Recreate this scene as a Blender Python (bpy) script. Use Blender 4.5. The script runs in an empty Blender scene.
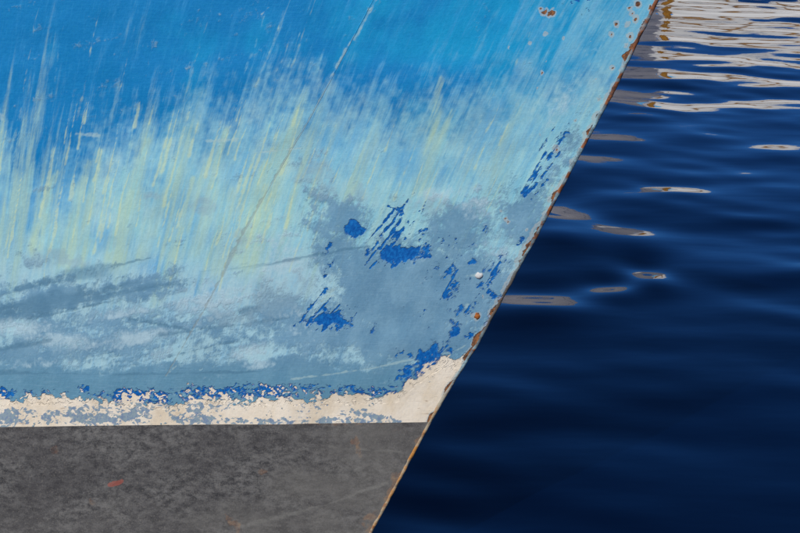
import bpy, math, random
import numpy as np

# ------------------------------------------------------------------ camera, sky, sun, exposure
scene = bpy.context.scene
COL = scene.collection
CAM_H, PITCH, LENS = 2.65, 17.75, 70.0
cam_data = bpy.data.cameras.new("camera")
cam_data.lens = LENS
cam_data.sensor_width = 36.0
cam_data.clip_end = 20000
cam = bpy.data.objects.new("camera", cam_data)
cam.location = (0, 0, CAM_H)
cam.rotation_euler = (math.radians(90 - PITCH), 0, 0)
COL.objects.link(cam)
scene.camera = cam

SUN_EL, SUN_AZ = 38.0, 203.0        # azimuth clockwise from +Y; the sun stands behind the camera, to its left
world = bpy.data.worlds.new("World")
scene.world = world
world.use_nodes = True
wn = world.node_tree
wn.nodes.clear()
sky = wn.nodes.new("ShaderNodeTexSky")
sky.sky_type = 'NISHITA'
sky.sun_disc = False
sky.sun_elevation = math.radians(SUN_EL)
sky.sun_rotation = math.radians(SUN_AZ)
sky.air_density = 1.0
sky.altitude = 2000
sky.dust_density = 0.1
sky.ozone_density = 5.0
bg = wn.nodes.new("ShaderNodeBackground")
bg.inputs["Strength"].default_value = 0.084
wo = wn.nodes.new("ShaderNodeOutputWorld")
deep = wn.nodes.new("ShaderNodeMix"); deep.data_type = 'RGBA'; deep.blend_type = 'MULTIPLY'
deep.inputs[0].default_value = 1.0
deep.inputs[7].default_value = (0.22, 0.60, 1.10, 1)          # a very deep, clear blue sky
wn.links.new(sky.outputs[0], deep.inputs[6])
wn.links.new(deep.outputs[2], bg.inputs[0])
wn.links.new(bg.outputs[0], wo.inputs[0])

sun_data = bpy.data.lights.new("sun", 'SUN')
sun_data.energy = 4.95
sun_data.angle = math.radians(0.5)
sun_data.color = (1.0, 0.955, 0.88)
sun = bpy.data.objects.new("sun", sun_data)
sun.rotation_euler = (math.radians(90 - SUN_EL), 0, math.radians(180 - SUN_AZ) + math.pi)
# a sun lamp shines along its local -Z: aim it explicitly
az, el = math.radians(SUN_AZ), math.radians(SUN_EL)
from mathutils import Vector
to_sun = Vector((math.sin(az) * math.cos(el), math.cos(az) * math.cos(el), math.sin(el)))
sun.rotation_euler = to_sun.to_track_quat('Z', 'Y').to_euler()
COL.objects.link(sun)

vs = scene.view_settings
vs.view_transform = 'Standard'
vs.look = 'None'
vs.exposure = 0.0
vs.gamma = 1.0

# ------------------------------------------------------------------ numpy noise
def _hash(ix, iy, seed):
    h = (ix.astype(np.int64) * 374761393 + iy.astype(np.int64) * 668265263 + seed * 982451653) & 0x7fffffff
    h = ((h ^ (h >> 13)) * 1274126177) & 0x7fffffff
    h = h ^ (h >> 16)
    return (h & 0xffffff) / float(0xffffff)

def vnoise(x, y, seed=0):
    x = np.asarray(x, float); y = np.asarray(y, float)
    ix = np.floor(x); iy = np.floor(y)
    fx = x - ix; fy = y - iy
    fx = fx * fx * fx * (fx * (fx * 6 - 15) + 10); fy = fy * fy * fy * (fy * (fy * 6 - 15) + 10)
    a = _hash(ix, iy, seed); b = _hash(ix + 1, iy, seed)
    c = _hash(ix, iy + 1, seed); d = _hash(ix + 1, iy + 1, seed)
    return (a * (1 - fx) + b * fx) * (1 - fy) + (c * (1 - fx) + d * fx) * fy

def fbm(x, y, seed=0, octv=4, gain=0.55):
    t = 0.0; amp = 1.0; tot = 0.0
    for o in range(octv):
        t = t + amp * vnoise(x * 2 ** o + 17.3 * o, y * 2 ** o - 9.1 * o, seed + 31 * o)
        tot += amp; amp *= gain
    return t / tot            # about 0..1, mean 0.5

def flakes(x, y, seed=0):
    # every point takes the random value of its nearest jittered cell: angular paint flakes
    x = np.asarray(x, float); y = np.asarray(y, float)
    ix = np.floor(x); iy = np.floor(y)
    best = np.full(x.shape, 1e9); val = np.zeros(x.shape)
    for dx in (-1, 0, 1):
        for dy in (-1, 0, 1):
            cx = ix + dx; cy = iy + dy
            px = cx + _hash(cx, cy, seed); py = cy + _hash(cx, cy, seed + 7)
            d = (px - x) ** 2 + (py - y) ** 2
            hit = d < best
            best = np.where(hit, d, best); val = np.where(hit, _hash(cx, cy, seed + 13), val)
    return val

def sstep(a, b, x):
    t = np.clip((x - a) / (b - a), 0, 1)
    return t * t * (3 - 2 * t)

# ------------------------------------------------------------------ camera rays (used to measure the boat off the photograph)
FX = LENS / 36.0 * 800.0
CX, CY = 400.0, 266.4
cp, sp = math.cos(math.radians(PITCH)), math.sin(math.radians(PITCH))

def ray(px, py):
    u = (px - CX) / FX; v = (CY - py) / FX
    return np.array([u, cp + v * sp, -sp + v * cp])

def project(P):
    x = P[..., 0]; y = P[..., 1]; z = P[..., 2] - CAM_H
    depth = np.maximum(y * cp - z * sp, 0.3)
    return CX + FX * x / depth, CY - FX * (y * sp + z * cp) / depth

def on_water(px, py):
    r = ray(px, py)
    t = CAM_H / -r[2]
    return r[0] * t, r[1] * t

# ------------------------------------------------------------------ mesh helpers
def link_mesh(name, verts, faces, mat, parent=None, smooth=True, mats=None, midx=None):
    me = bpy.data.meshes.new(name)
    verts = np.asarray(verts, np.float32); 
    me.from_pydata(verts.tolist(), [], faces if isinstance(faces, list) else faces.tolist())
    if mat: me.materials.append(mat)
    if smooth:
        me.shade_smooth()
    me.update()
    o = bpy.data.objects.new(name, me)
    COL.objects.link(o)
    if parent: o.parent = parent
    return o

def grid_faces(nr, nc, off=0, flip=False):
    r = np.arange(nr - 1)[:, None]; c = np.arange(nc - 1)[None, :]
    a = r * nc + c + off
    q = np.stack([a, a + 1, a + nc + 1, a + nc], -1).reshape(-1, 4)
    return q[:, ::-1] if flip else q

def fast_mesh(name, verts, quads, mat, parent=None):
    me = bpy.data.meshes.new(name)
    nv, nf = len(verts), len(quads)
    me.vertices.add(nv); me.vertices.foreach_set("co", np.asarray(verts, np.float32).ravel())
    me.loops.add(nf * 4); me.loops.foreach_set("vertex_index", np.asarray(quads, np.int32).ravel())
    me.polygons.add(nf)
    me.polygons.foreach_set("loop_start", np.arange(0, nf * 4, 4, dtype=np.int32))
    me.polygons.foreach_set("loop_total", np.full(nf, 4, np.int32))
    me.update(calc_edges=True)
    me.validate()
    me.shade_smooth()
    if mat: me.materials.append(mat)
    o = bpy.data.objects.new(name, me)
    COL.objects.link(o)
    if parent: o.parent = parent
    return o

def set_attr(o, name, arr):
    arr = np.asarray(arr, np.float32)
    if arr.ndim == 2:
        a = o.data.attributes.new(name, 'FLOAT_VECTOR', 'POINT'); a.data.foreach_set("vector", arr.ravel())
    else:
        a = o.data.attributes.new(name, 'FLOAT', 'POINT'); a.data.foreach_set("value", arr)

def thing(name, label, cat, loc=(0, 0, 0), rz=0.0, group=None):
    o = bpy.data.objects.new(name, None)
    o.empty_display_size = 0.3
    o.location = loc; o.rotation_euler = (0, 0, rz)
    o["label"] = label; o["category"] = cat
    if group: o["group"] = group
    COL.objects.link(o)
    return o

# ------------------------------------------------------------------ node helper
def srgb(r, g, b):
    f = lambda c: (c / 255) / 12.92 if c / 255 <= 0.04045 else ((c / 255 + 0.055) / 1.055) ** 2.4
    return (f(r), f(g), f(b), 1.0)

class NT:
    def __init__(self, name):
        self.mat = bpy.data.materials.new(name); self.mat.use_nodes = True
        self.t = self.mat.node_tree; self.t.nodes.clear()
        self.out = self.t.nodes.new("ShaderNodeOutputMaterial")
        self.p = self.t.nodes.new("ShaderNodeBsdfPrincipled")
        self.t.links.new(self.p.outputs[0], self.out.inputs[0])
    def put(self, sock, v):
        if isinstance(v, bpy.types.NodeSocket): self.t.links.new(v, sock)
        else: sock.default_value = v
    def attr(self, name, vec=False):
        n = self.t.nodes.new("ShaderNodeAttribute"); n.attribute_name = name
        return n.outputs["Vector"] if vec else n.outputs["Fac"]
    def obj(self):
        return self.t.nodes.new("ShaderNodeTexCoord").outputs["Object"]
    def scale(self, v, s):
        n = self.t.nodes.new("ShaderNodeMapping"); self.put(n.inputs[0], v); n.inputs["Scale"].default_value = s
        return n.outputs[0]
    def noise(self, v, scale, detail=4, rough=0.55, dist=0.0):
        n = self.t.nodes.new("ShaderNodeTexNoise"); self.put(n.inputs["Vector"], v)
        n.inputs["Scale"].default_value = scale; n.inputs["Detail"].default_value = detail
        n.inputs["Roughness"].default_value = rough; n.inputs["Distortion"].default_value = dist
        return n.outputs["Fac"]
    def math(self, op, a, b=0.0, c=0.0):
        n = self.t.nodes.new("ShaderNodeMath"); n.operation = op
        self.put(n.inputs[0], a); self.put(n.inputs[1], b)
        if op == 'MULTIPLY_ADD': self.put(n.inputs[2], c)
        return n.outputs[0]
    def ramp(self, v, lo, hi, a=0.0, b=1.0):
        n = self.t.nodes.new("ShaderNodeMapRange"); n.interpolation_type = 'SMOOTHSTEP'
        self.put(n.inputs["Value"], v)
        n.inputs["From Min"].default_value = lo; n.inputs["From Max"].default_value = hi
        n.inputs["To Min"].default_value = a; n.inputs["To Max"].default_value = b
        return n.outputs[0]
    def mix(self, f, a, b, mode='MIX'):
        n = self.t.nodes.new("ShaderNodeMix"); n.data_type = 'RGBA'; n.blend_type = mode
        self.put(n.inputs[0], f); self.put(n.inputs[6], a); self.put(n.inputs[7], b)
        return n.outputs[2]
    def bump(self, h, strength, dist):
        n = self.t.nodes.new("ShaderNodeBump"); n.inputs["Strength"].default_value = strength
        n.inputs["Distance"].default_value = dist
        self.put(n.inputs["Height"], h)
        return n.outputs[0]

# ------------------------------------------------------------------ paint materials
def make_hull_paint():
    m = NT("weathered_blue_hull_paint")
    co = m.attr("paint_co", True)           # x: along a run-off streak's width, y: height, z: length (hectopixels, hull fixed)
    fine = m.noise(co, 60, 3, 0.6)
    grit = m.noise(co, 25, 5, 0.65)
    st = m.noise(m.scale(co, (16, 1.5, 0)), 1.0, 6, 0.68)       # run-off streaks
    st2 = m.noise(m.scale(co, (90, 5.0, 0)), 1.0, 3, 0.6)
    br = m.noise(m.scale(co, (0, 75, 7)), 1.0, 3, 0.6)          # horizontal brush marks
    cloud = m.noise(co, 3.0, 5, 0.6)
    def mask(name, w, noise=None, amp=0.0):
        v = m.attr(name)
        if noise is not None:
            v = m.math('ADD', v, m.math('MULTIPLY', m.math('SUBTRACT', noise, 0.5), amp))
        return m.ramp(v, -w, w)
    # first coat: strong blue, shifting in hue with age
    c = m.mix(m.ramp(m.attr("fade"), 0, 1), srgb(0, 122, 188), srgb(8, 152, 206))
    c = m.mix(m.ramp(br, 0.35, 0.72, 0, 0.22), c, srgb(32, 152, 206))
    c = m.mix(m.ramp(st2, 0.5, 0.8, 0, 0.25), c, srgb(50, 150, 196))
    c = m.mix(m.ramp(cloud, 0.5, 0.85, 0, 0.2), c, srgb(6, 96, 166))
    # chalky wash
    pale = mask("pale", 1.9, st2, 1.6)
    pc = m.mix(m.ramp(st, 0.25, 0.8), srgb(138, 204, 224), srgb(180, 226, 224))
    pc = m.mix(m.ramp(cloud, 0.4, 0.75, 0, 0.5), pc, srgb(184, 218, 214))
    c = m.mix(m.math('MULTIPLY', pale, 0.88), c, pc)
    runs = mask("runs", 0.5)
    c = m.mix(m.math('MULTIPLY', runs, 0.09), c, srgb(138, 196, 206))
    c = m.mix(m.math('MULTIPLY', m.math('MULTIPLY', m.attr('low'), pale), 0.6), c, srgb(172, 206, 220))
    blue2 = mask("reblue", 1.1, st2, 1.4)
    c = m.mix(m.math('MULTIPLY', blue2, 0.72), c, srgb(60, 154, 214))
    yel = mask("yellow", 1.3, st2, 1.4)
    c = m.mix(m.math('MULTIPLY', yel, 0.68), c, srgb(190, 218, 178))
    c = m.mix(m.math('MULTIPLY', mask("drip_pale", 0.7), 0.5), c, srgb(150, 208, 216))
    c = m.mix(m.math('MULTIPLY', mask("drip_cream", 0.7), 0.5), c, srgb(204, 222, 176))
    # dull blue grey coat
    steel = mask("steel", 0.55, grit, 2.2)
    sc = m.mix(m.ramp(cloud, 0.35, 0.7), srgb(96, 142, 174), srgb(116, 160, 188))
    sc = m.mix(m.attr("teal"), sc, srgb(86, 140, 168))
    sc = m.mix(m.ramp(br, 0.5, 0.75, 0, 0.3), sc, srgb(140, 180, 206))
    c = m.mix(m.math('MULTIPLY', steel, 0.92), c, sc)
    chalk = mask("chalk", 0.9, grit, 2.4)
    c = m.mix(m.math('MULTIPLY', chalk, 0.8), c, srgb(180, 210, 222))
    slate = mask("slate", 0.8, grit, 1.2)
    c = m.mix(m.math('MULTIPLY', slate, 0.58), c, srgb(78, 124, 152))
    mauve = mask("mauve", 0.7, grit, 2.6)
    c = m.mix(m.math('MULTIPLY', mauve, 0.5), c, srgb(140, 172, 188))
    # speckle
    sp_ = m.ramp(m.noise(co, 95, 2, 0.5), 0.68, 0.76, 0, 0.35)
    c = m.mix(sp_, c, srgb(60, 96, 130))
    # seam of old cracked filler
    line = mask("scratch", 0.5, grit, 1.2)
    c = m.mix(m.math('MULTIPLY', line, 0.5), c, srgb(138, 152, 150))
    pline = mask("paleline", 0.5, grit, 1.0)
    c = m.mix(m.math('MULTIPLY', pline, 0.5), c, srgb(176, 206, 206))
    # undercoat: cream boot stripe and chips of strong blue beneath the grey
    deep = mask("deep", 0.22, fine, 0.7)
    dc = m.mix(m.ramp(grit, 0.4, 0.65), srgb(0, 88, 168), srgb(10, 112, 190))
    c = m.mix(deep, c, dc)
    white = mask("white", 0.2, fine, 0.9)
    wc = m.mix(m.ramp(cloud, 0.35, 0.7), srgb(238, 229, 212), srgb(226, 212, 188))
    wc = m.mix(m.ramp(grit, 0.6, 0.75, 0, 0.5), wc, srgb(186, 168, 146))
    brn = m.noise(m.scale(co, (0, 42, 6)), 1.0, 3, 0.6)
    wc = m.mix(m.ramp(brn, 0.62, 0.72, 0, 0.55), wc, srgb(150, 122, 96))
    c = m.mix(white, c, wc)
    scuff = mask("scuff", 0.3, fine, 1.2)
    c = m.mix(m.math('MULTIPLY', scuff, 0.82), c, m.mix(m.ramp(grit, 0.42, 0.62), srgb(112, 148, 168), srgb(62, 112, 160)))
    # rust
    halo = mask("rust_halo", 0.15, fine, 0.7)
    c = m.mix(m.math('MULTIPLY', halo, 0.6), c, srgb(176, 186, 186))
    rust = mask("rust", 0.12, fine, 0.8)
    rc = m.mix(m.ramp(grit, 0.35, 0.65), srgb(92, 66, 52), srgb(158, 106, 66))
    c = m.mix(rust, c, rc)
    # fine mottling over everything
    c = m.mix(m.ramp(grit, 0.3, 0.7, 0, 1), c, m.mix(1.0, c, (1.10, 1.09, 1.07, 1), 'MULTIPLY'))
    c = m.mix(1.0, c, (0.76, 0.74, 0.715, 1), 'MULTIPLY')
    m.put(m.p.inputs["Base Color"], c)
    m.put(m.p.inputs["Roughness"], m.ramp(grit, 0.2, 0.8, 0.48, 0.72))
    m.p.inputs["Specular IOR Level"].default_value = 0.28
    h = m.math('MULTIPLY', br, 0.10)
    h = m.math('ADD', h, m.math('MULTIPLY', grit, 0.35))
    h = m.math('SUBTRACT', h, m.math('MULTIPLY', deep, 0.9))
    h = m.math('ADD', h, m.math('MULTIPLY', steel, 0.35))
    h = m.math('ADD', h, m.math('MULTIPLY', white, -1.0))
    h = m.math('SUBTRACT', h, m.math('MULTIPLY', rust, 1.2))
    h = m.math('SUBTRACT', h, m.math('MULTIPLY', line, 0.15))
    h = m.math('ADD', h, m.math('MULTIPLY', m.noise(co, 1.3, 2), 3.0))
    m.put(m.p.inputs["Normal"], m.bump(h, 0.7, 0.0035))
    return m.mat

def make_bottom_paint():
    m = NT("grey_antifouling_paint")
    co = m.attr("paint_co", True)
    grit = m.noise(co, 26, 6, 0.7)
    fine = m.noise(co, 58, 4, 0.7)
    mot = m.noise(m.scale(co, (0, 13, 8)), 1.0, 9, 0.85)
    cloud = m.noise(m.scale(co, (0, 2.4, 1.3)), 1.0, 4, 0.6)
    c = m.mix(m.ramp(mot, 0.38, 0.62), srgb(58, 58, 60), srgb(122, 120, 117))
    c = m.mix(m.ramp(cloud, 0.38, 0.66, 0, 0.6), c, srgb(72, 70, 71))
    c = m.mix(m.ramp(fine, 0.53, 0.70, 0, 0.65), c, srgb(136, 130, 120))
    c = m.mix(m.ramp(fine, 0.44, 0.26, 0, 0.6), c, srgb(52, 50, 52))
    c = m.mix(m.ramp(m.attr("fade"), 0, 1, 0, 0.55), c, srgb(122, 119, 113))
    pl = m.ramp(m.math('ADD', m.attr("paleline"), m.math('MULTIPLY', m.math('SUBTRACT', grit, 0.5), 1.2)), -0.6, 0.6)
    c = m.mix(m.math('MULTIPLY', pl, 0.28), c, srgb(150, 148, 140))
    rr = m.ramp(m.math('ADD', m.attr("rust"), m.math('MULTIPLY', m.math('SUBTRACT', grit, 0.5), 1.2)), -0.35, 0.35)
    c = m.mix(m.math('MULTIPLY', rr, 0.28), c, m.mix(m.ramp(mot, 0.4, 0.6), srgb(150, 96, 66), srgb(196, 150, 92)))
    rd = m.ramp(m.math('ADD', m.attr("red"), m.math('MULTIPLY', m.math('SUBTRACT', fine, 0.5), 0.8)), -0.2, 0.2)
    c = m.mix(m.math('MULTIPLY', rd, 0.6), c, srgb(176, 92, 76))
    c = m.mix(1.0, c, (0.74, 0.74, 0.74, 1), 'MULTIPLY')
    m.put(m.p.inputs["Base Color"], c)
    m.p.inputs["Roughness"].default_value = 0.8
    m.p.inputs["Specular IOR Level"].default_value = 0.2
    h = m.math('ADD', m.math('MULTIPLY', grit, 0.9), m.math('MULTIPLY', mot, 0.8))
    m.put(m.p.inputs["Normal"], m.bump(h, 0.5, 0.003))
    return m.mat

def make_stem_metal():
    m = NT("rusty_painted_iron")
    co = m.obj()
    grit = m.noise(co, 60, 5, 0.65)
    big = m.noise(co, 13, 4, 0.6)
    lo = m.attr("low")                       # 0 in the blue topsides, 1 in the grey bottom paint
    c = m.mix(m.ramp(grit, 0.4, 0.62), srgb(104, 122, 130), srgb(146, 182, 190))
    c = m.mix(m.ramp(m.attr("brown"), 0, 1), c, srgb(96, 88, 80))
    c = m.mix(lo, c, m.mix(m.ramp(big, 0.45, 0.6), srgb(176, 160, 132), srgb(190, 130, 60)))
    rust = m.ramp(m.math('ADD', m.attr("rust"), m.math('MULTIPLY', m.math('SUBTRACT', grit, 0.5), 1.6)), -0.25, 0.25)
    c = m.mix(rust, c, m.mix(m.ramp(grit, 0.35, 0.7), srgb(84, 54, 38), srgb(160, 92, 46)))
    c = m.mix(1.0, c, (0.74, 0.74, 0.74, 1), 'MULTIPLY')
    m.put(m.p.inputs["Base Color"], c)
    m.p.inputs["Roughness"].default_value = 0.75
    m.put(m.p.inputs["Normal"], m.bump(m.math('ADD', grit, big), 0.7, 0.004))
    return m.mat

def plain(name, col, rough=0.6, var=0.25, scale=20.0, spec=0.3):
    m = NT(name)
    n = m.noise(m.obj(), scale, 5, 0.6)
    dark = tuple(x * (1 - var) for x in col[:3]) + (1,)
    m.put(m.p.inputs["Base Color"], m.mix(m.ramp(n, 0.3, 0.7), dark, col))
    m.p.inputs["Roughness"].default_value = rough
    m.p.inputs["Specular IOR Level"].default_value = spec
    m.put(m.p.inputs["Normal"], m.bump(n, 0.3, 0.004))
    return m.mat

def make_water():
    m = NT("harbour_water")
    co = m.obj()
    # the last, finest ripples only; the waves themselves are geometry
    n1 = m.noise(m.scale(co, (4.0, 9.0, 1)), 1.0, 2, 0.5)
    n2 = m.noise(m.scale(co, (1.4, 3.2, 1)), 1.0, 2, 0.5)
    h = m.math('ADD', m.math('MULTIPLY', n1, 0.25), n2)
    m.put(m.p.inputs["Normal"], m.bump(h, 0.12, 0.02))
    m.p.inputs["Base Color"].default_value = (0.0001, 0.0012, 0.0065, 1)
    m.p.inputs["Roughness"].default_value = 0.035
    m.p.inputs["IOR"].default_value = 1.42
    return m.mat

M_PAINT = make_hull_paint()
M_BOTTOM = make_bottom_paint()
M_STEM = make_stem_metal()
M_WATER = make_water()
M_WHITE = plain("white_boat_paint", (0.86, 0.85, 0.82, 1), 0.4, 0.06, 3)
M_GREY = plain("grey_boat_paint", (0.46, 0.455, 0.49, 1), 0.5, 0.1, 3)
M_OCHRE = plain("varnished_ochre_wood", srgb(168, 118, 34), 0.5, 0.3, 8)
M_DARK = plain("dark_glass", (0.02, 0.03, 0.04, 1), 0.15, 0.1, 3)
M_DECK = plain("grey_deck_paint", (0.24, 0.26, 0.27, 1), 0.8, 0.2, 12)
M_BROWN = plain("brown_hull_band", srgb(96, 58, 32), 0.6, 0.3, 8)
M_LUMP = plain("white_filler", (0.50, 0.50, 0.48, 1), 0.7, 0.2, 120)
M_RUST = plain("rusty_iron", srgb(160, 92, 40), 0.85, 0.55, 150)

# ------------------------------------------------------------------ the water: one sheet to the horizon, its waves are geometry
def build_water():
    rng = np.random.default_rng(11)
    # grid lines: fine where the water is near, stretched towards the horizon
    def stretch(lo, hi, n, far, nf):
        core = np.linspace(lo, hi, n); step = core[1] - core[0]
        k = np.arange(1, nf + 1)
        q = 1.0
        a, b = 1.0001, 3.0
        for _ in range(60):
            q = 0.5 * (a + b)
            if step * (q ** (nf + 1) - q) / (q - 1) > far: b = q
            else: a = q
        ext = np.cumsum(step * q ** k)
        return np.concatenate([lo - ext[::-1], core, hi + ext])
    xs = stretch(-1.6, 6.6, 560, 6000, 40)
    ys = stretch(4.2, 24.0, 1080, 6000, 40)
    X, Y = np.meshgrid(xs, ys)
    H = np.zeros_like(X)
    # wind ripples: many small trains, crests running mostly across the view
    for i in range(64):
        lam = 0.26 * (2.1 / 0.26) ** rng.random()
        th = rng.normal(0.36, 0.42)
        k = 2 * math.pi / lam
        slope = 0.0084 * (lam / 0.8) ** 0.35
        ph = rng.random() * 6.283
        H += slope / k * np.sin(k * (math.sin(th) * X + math.cos(th) * Y) + ph)
    # gusts make patches of livelier and calmer water
    g = fbm(X / 1.6, Y / 1.9, 5, 3)
    H *= 0.55 + 0.9 * sstep(0.3, 0.75, g)
    # calmer in the lee of the bow
    for (px, py, hw, hh, k) in [(585, 290, 110, 40, .75), (600, 215, 90, 40, .5), (700, 440, 300, 110, .45), (640, 130, 70, 30, .35)]:
        x0, y0 = on_water(px, py); x1, _ = on_water(px + hw, py)
        _, yb = on_water(px, py + hh); _, yt = on_water(px, py - hh)
        H *= 1 - k * np.exp(-((X - x0) / (x1 - x0)) ** 2 - ((Y - y0) / (0.5 * (yt - yb))) ** 2)
    # single ripples: (pixel x, y, half width px, half height px, slope)
    for (px, py, hw, hh, s) in RIPPLES:
        x0, y0 = on_water(px, py)
        x1, _ = on_water(px + hw, py)
        _, yb = on_water(px, py + hh); _, yt = on_water(px, py - hh)
        su = (x1 - x0) / 1.2; sv = (yt - yb) * 0.5 / 1.0
        u = (X - x0) / su; v = (Y - y0) / sv
        H += -s * sv * v * np.exp(-0.5 * (u * u + v * v) )
    fade = np.exp(-np.maximum(0, np.hypot(np.maximum(np.abs(X - 2.5) - 4.6, 0), np.maximum(np.abs(Y - 14) - 10.5, 0))) / 1.0)
    H *= fade
    V = np.stack([X, Y, H], -1).reshape(-1, 3)
    o = fast_mesh("water", V, grid_faces(len(ys), len(xs)), M_WATER)
    o["kind"] = "structure"
    return o

RIPPLES = [
    (534, 301, 48, 12, 0.20), (536, 301, 26, 4, -0.06),
    (612, 289, 24, 8, 0.165), (648, 275, 22, 10, 0.20),
    (628, 232, 30, 10, 0.10), (552, 214, 36, 18, 0.13), (562, 212, 14, 5, -0.07), (552, 236, 34, 7, 0.07),
    (658, 190, 16, 6, 0.075), (686, 128, 24, 6, 0.06),
    (596, 158, 36, 9, 0.09), (612, 138, 34, 9, 0.09), (628, 98, 36, 14, 0.075), (624, 94, 14, 4, -0.05),
    (775, 146, 34, 8, 0.07), (792, 118, 30, 7, 0.06), (785, 84, 40, 7, 0.05), (745, 175, 18, 4, 0.05), (760, 102, 50, 7, 0.04), (735, 62, 50, 7, 0.03),
]
RIPPLES += [(700, 20, 50, 4, -0.04), (770, 32, 40, 5, -0.03), (665, 45, 30, 5, -0.03),
]
water = build_water()

# ------------------------------------------------------------------ the blue boat
ALPHA = math.radians(21.0)        # half the angle of the bow
FWD = np.array([math.cos(ALPHA), -math.sin(ALPHA), 0.0])
PORT = np.array([math.sin(ALPHA), math.cos(ALPHA), 0.0])
A = ray(371, 533); A = A / A[1] * 4.62 + np.array([0, 0, CAM_H])
rB = ray(657.5, 0)
# solve the rake r and height t so that the straight stem runs through both measured points
r_, t_ = 0.55, 1.7
for _ in range(30):
    def res(r, t):
        P = A + t * (r * FWD + np.array([0, 0, 1]))
        x, y = project(P)
        return np.array([x - 657.5, y - 0.0])
    f0 = res(r_, t_); e = 1e-5
    J = np.stack([(res(r_ + e, t_) - f0) / e, (res(r_, t_ + e) - f0) / e], 1)
    dlt = np.linalg.solve(J, -f0); r_ += dlt[0]; t_ += dlt[1]
RAKE = r_
FOOT = A - A[2] * (RAKE * FWD + np.array([0, 0, 1]))      # where the stem meets the water
print("stem rake", RAKE, "frame bottom z", A[2], "frame top z", A[2] + t_, "foot", FOOT)
# small deviations of the stem from a straight line, by height
_dev_py = np.array([0, 80, 130, 210, 240, 320, 345, 380, 410, 533.0])
_dev_px = np.array([0, 4.5, 4.0, 5.5, 5.0, 5.0, 3.0, 0, -0.5, 0])
_dev_z = A[2] + t_ * (1 - _dev_py / 533.0)
def x_stem(z):
    return RAKE * z + np.interp(z, _dev_z[::-1], _dev_px[::-1]) * 0.0031
HALF_BEAM = 1.7
def half_breadth(d, z):
    d = np.maximum(d, 0)
    return 0.006 + HALF_BEAM * (1 - np.exp(-d * math.tan(ALPHA) / HALF_BEAM * (1 - 0.0 * d)))
def hull_point(d, z, side=-1):
    xl = x_stem(z) - d
    yl = side * half_breadth(d, z)
    P = FOOT + xl[..., None] * FWD + yl[..., None] * PORT
    P[..., 2] = z
    return P
def pixel_to_hull(px, py):
    r = ray(px, py)
    def F(t):
        P = r * t + np.array([0, 0, CAM_H]) - FOOT
        xl = P @ FWD; yl = P @ PORT; z = P[2]
        d = x_stem(z) - xl
        return -yl - half_breadth(d, z), d, z
    a, b = 2.0, 8.0
    for _ in range(50):
        mid = 0.5 * (a + b)
        if F(mid)[0] > 0: a = mid
        else: b = mid
    _, d, z = F(0.5 * (a + b))
    return d, z

def curve_on_hull(pts):
    q = np.array([pixel_to_hull(x, y) for x, y in pts])
    o = np.argsort(q[:, 0]); q = q[o]
    return lambda d: np.interp(d, q[:, 0], q[:, 1])

# measured lines on the hull (photograph pixels)
GREY_EDGE = [(5, 426.5), (100, 425.6), (200, 424.6), (300, 423.6), (380, 422.6), (425, 422.0)]
WHITE_TOP = [(0, 398), (30, 397), (60, 396), (100, 397), (140, 402), (170, 402), (200, 399), (240, 399), (300, 397), (350, 396.5),
             (380, 397), (395, 394), (407, 386), (420, 376), (432, 367), (440, 362), (447, 361), (456, 360), (462, 358)]
z_grey = curve_on_hull(GREY_EDGE)
z_white = curve_on_hull(WHITE_TOP)

# ---- where each coat of paint lies, as soft signed fields
def capsule(X, Y, x0, y0, x1, y1, r0, r1=None):
    r1 = r0 if r1 is None else r1
    dx, dy = x1 - x0, y1 - y0
    t = np.clip(((X - x0) * dx + (Y - y0) * dy) / (dx * dx + dy * dy + 1e-9), 0, 1)
    d = np.hypot(X - x0 - t * dx, Y - y0 - t * dy)
    return 1 - d / (r0 + (r1 - r0) * t)
def ell(X, Y, x, y, rx, ry, rot=0.0):
    c, s = math.cos(math.radians(rot)), math.sin(math.radians(rot))
    u = (X - x) * c + (Y - y) * s; v = -(X - x) * s + (Y - y) * c
    return 1 - np.hypot(u / rx, v / ry)
def blob(X, Y, x, y, rx, ry, rot=0.0):
    e = ell(X, Y, x, y, rx, ry, rot)
    return np.exp(-0.5 * ((1 - e) * 1.3) ** 2)

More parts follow.
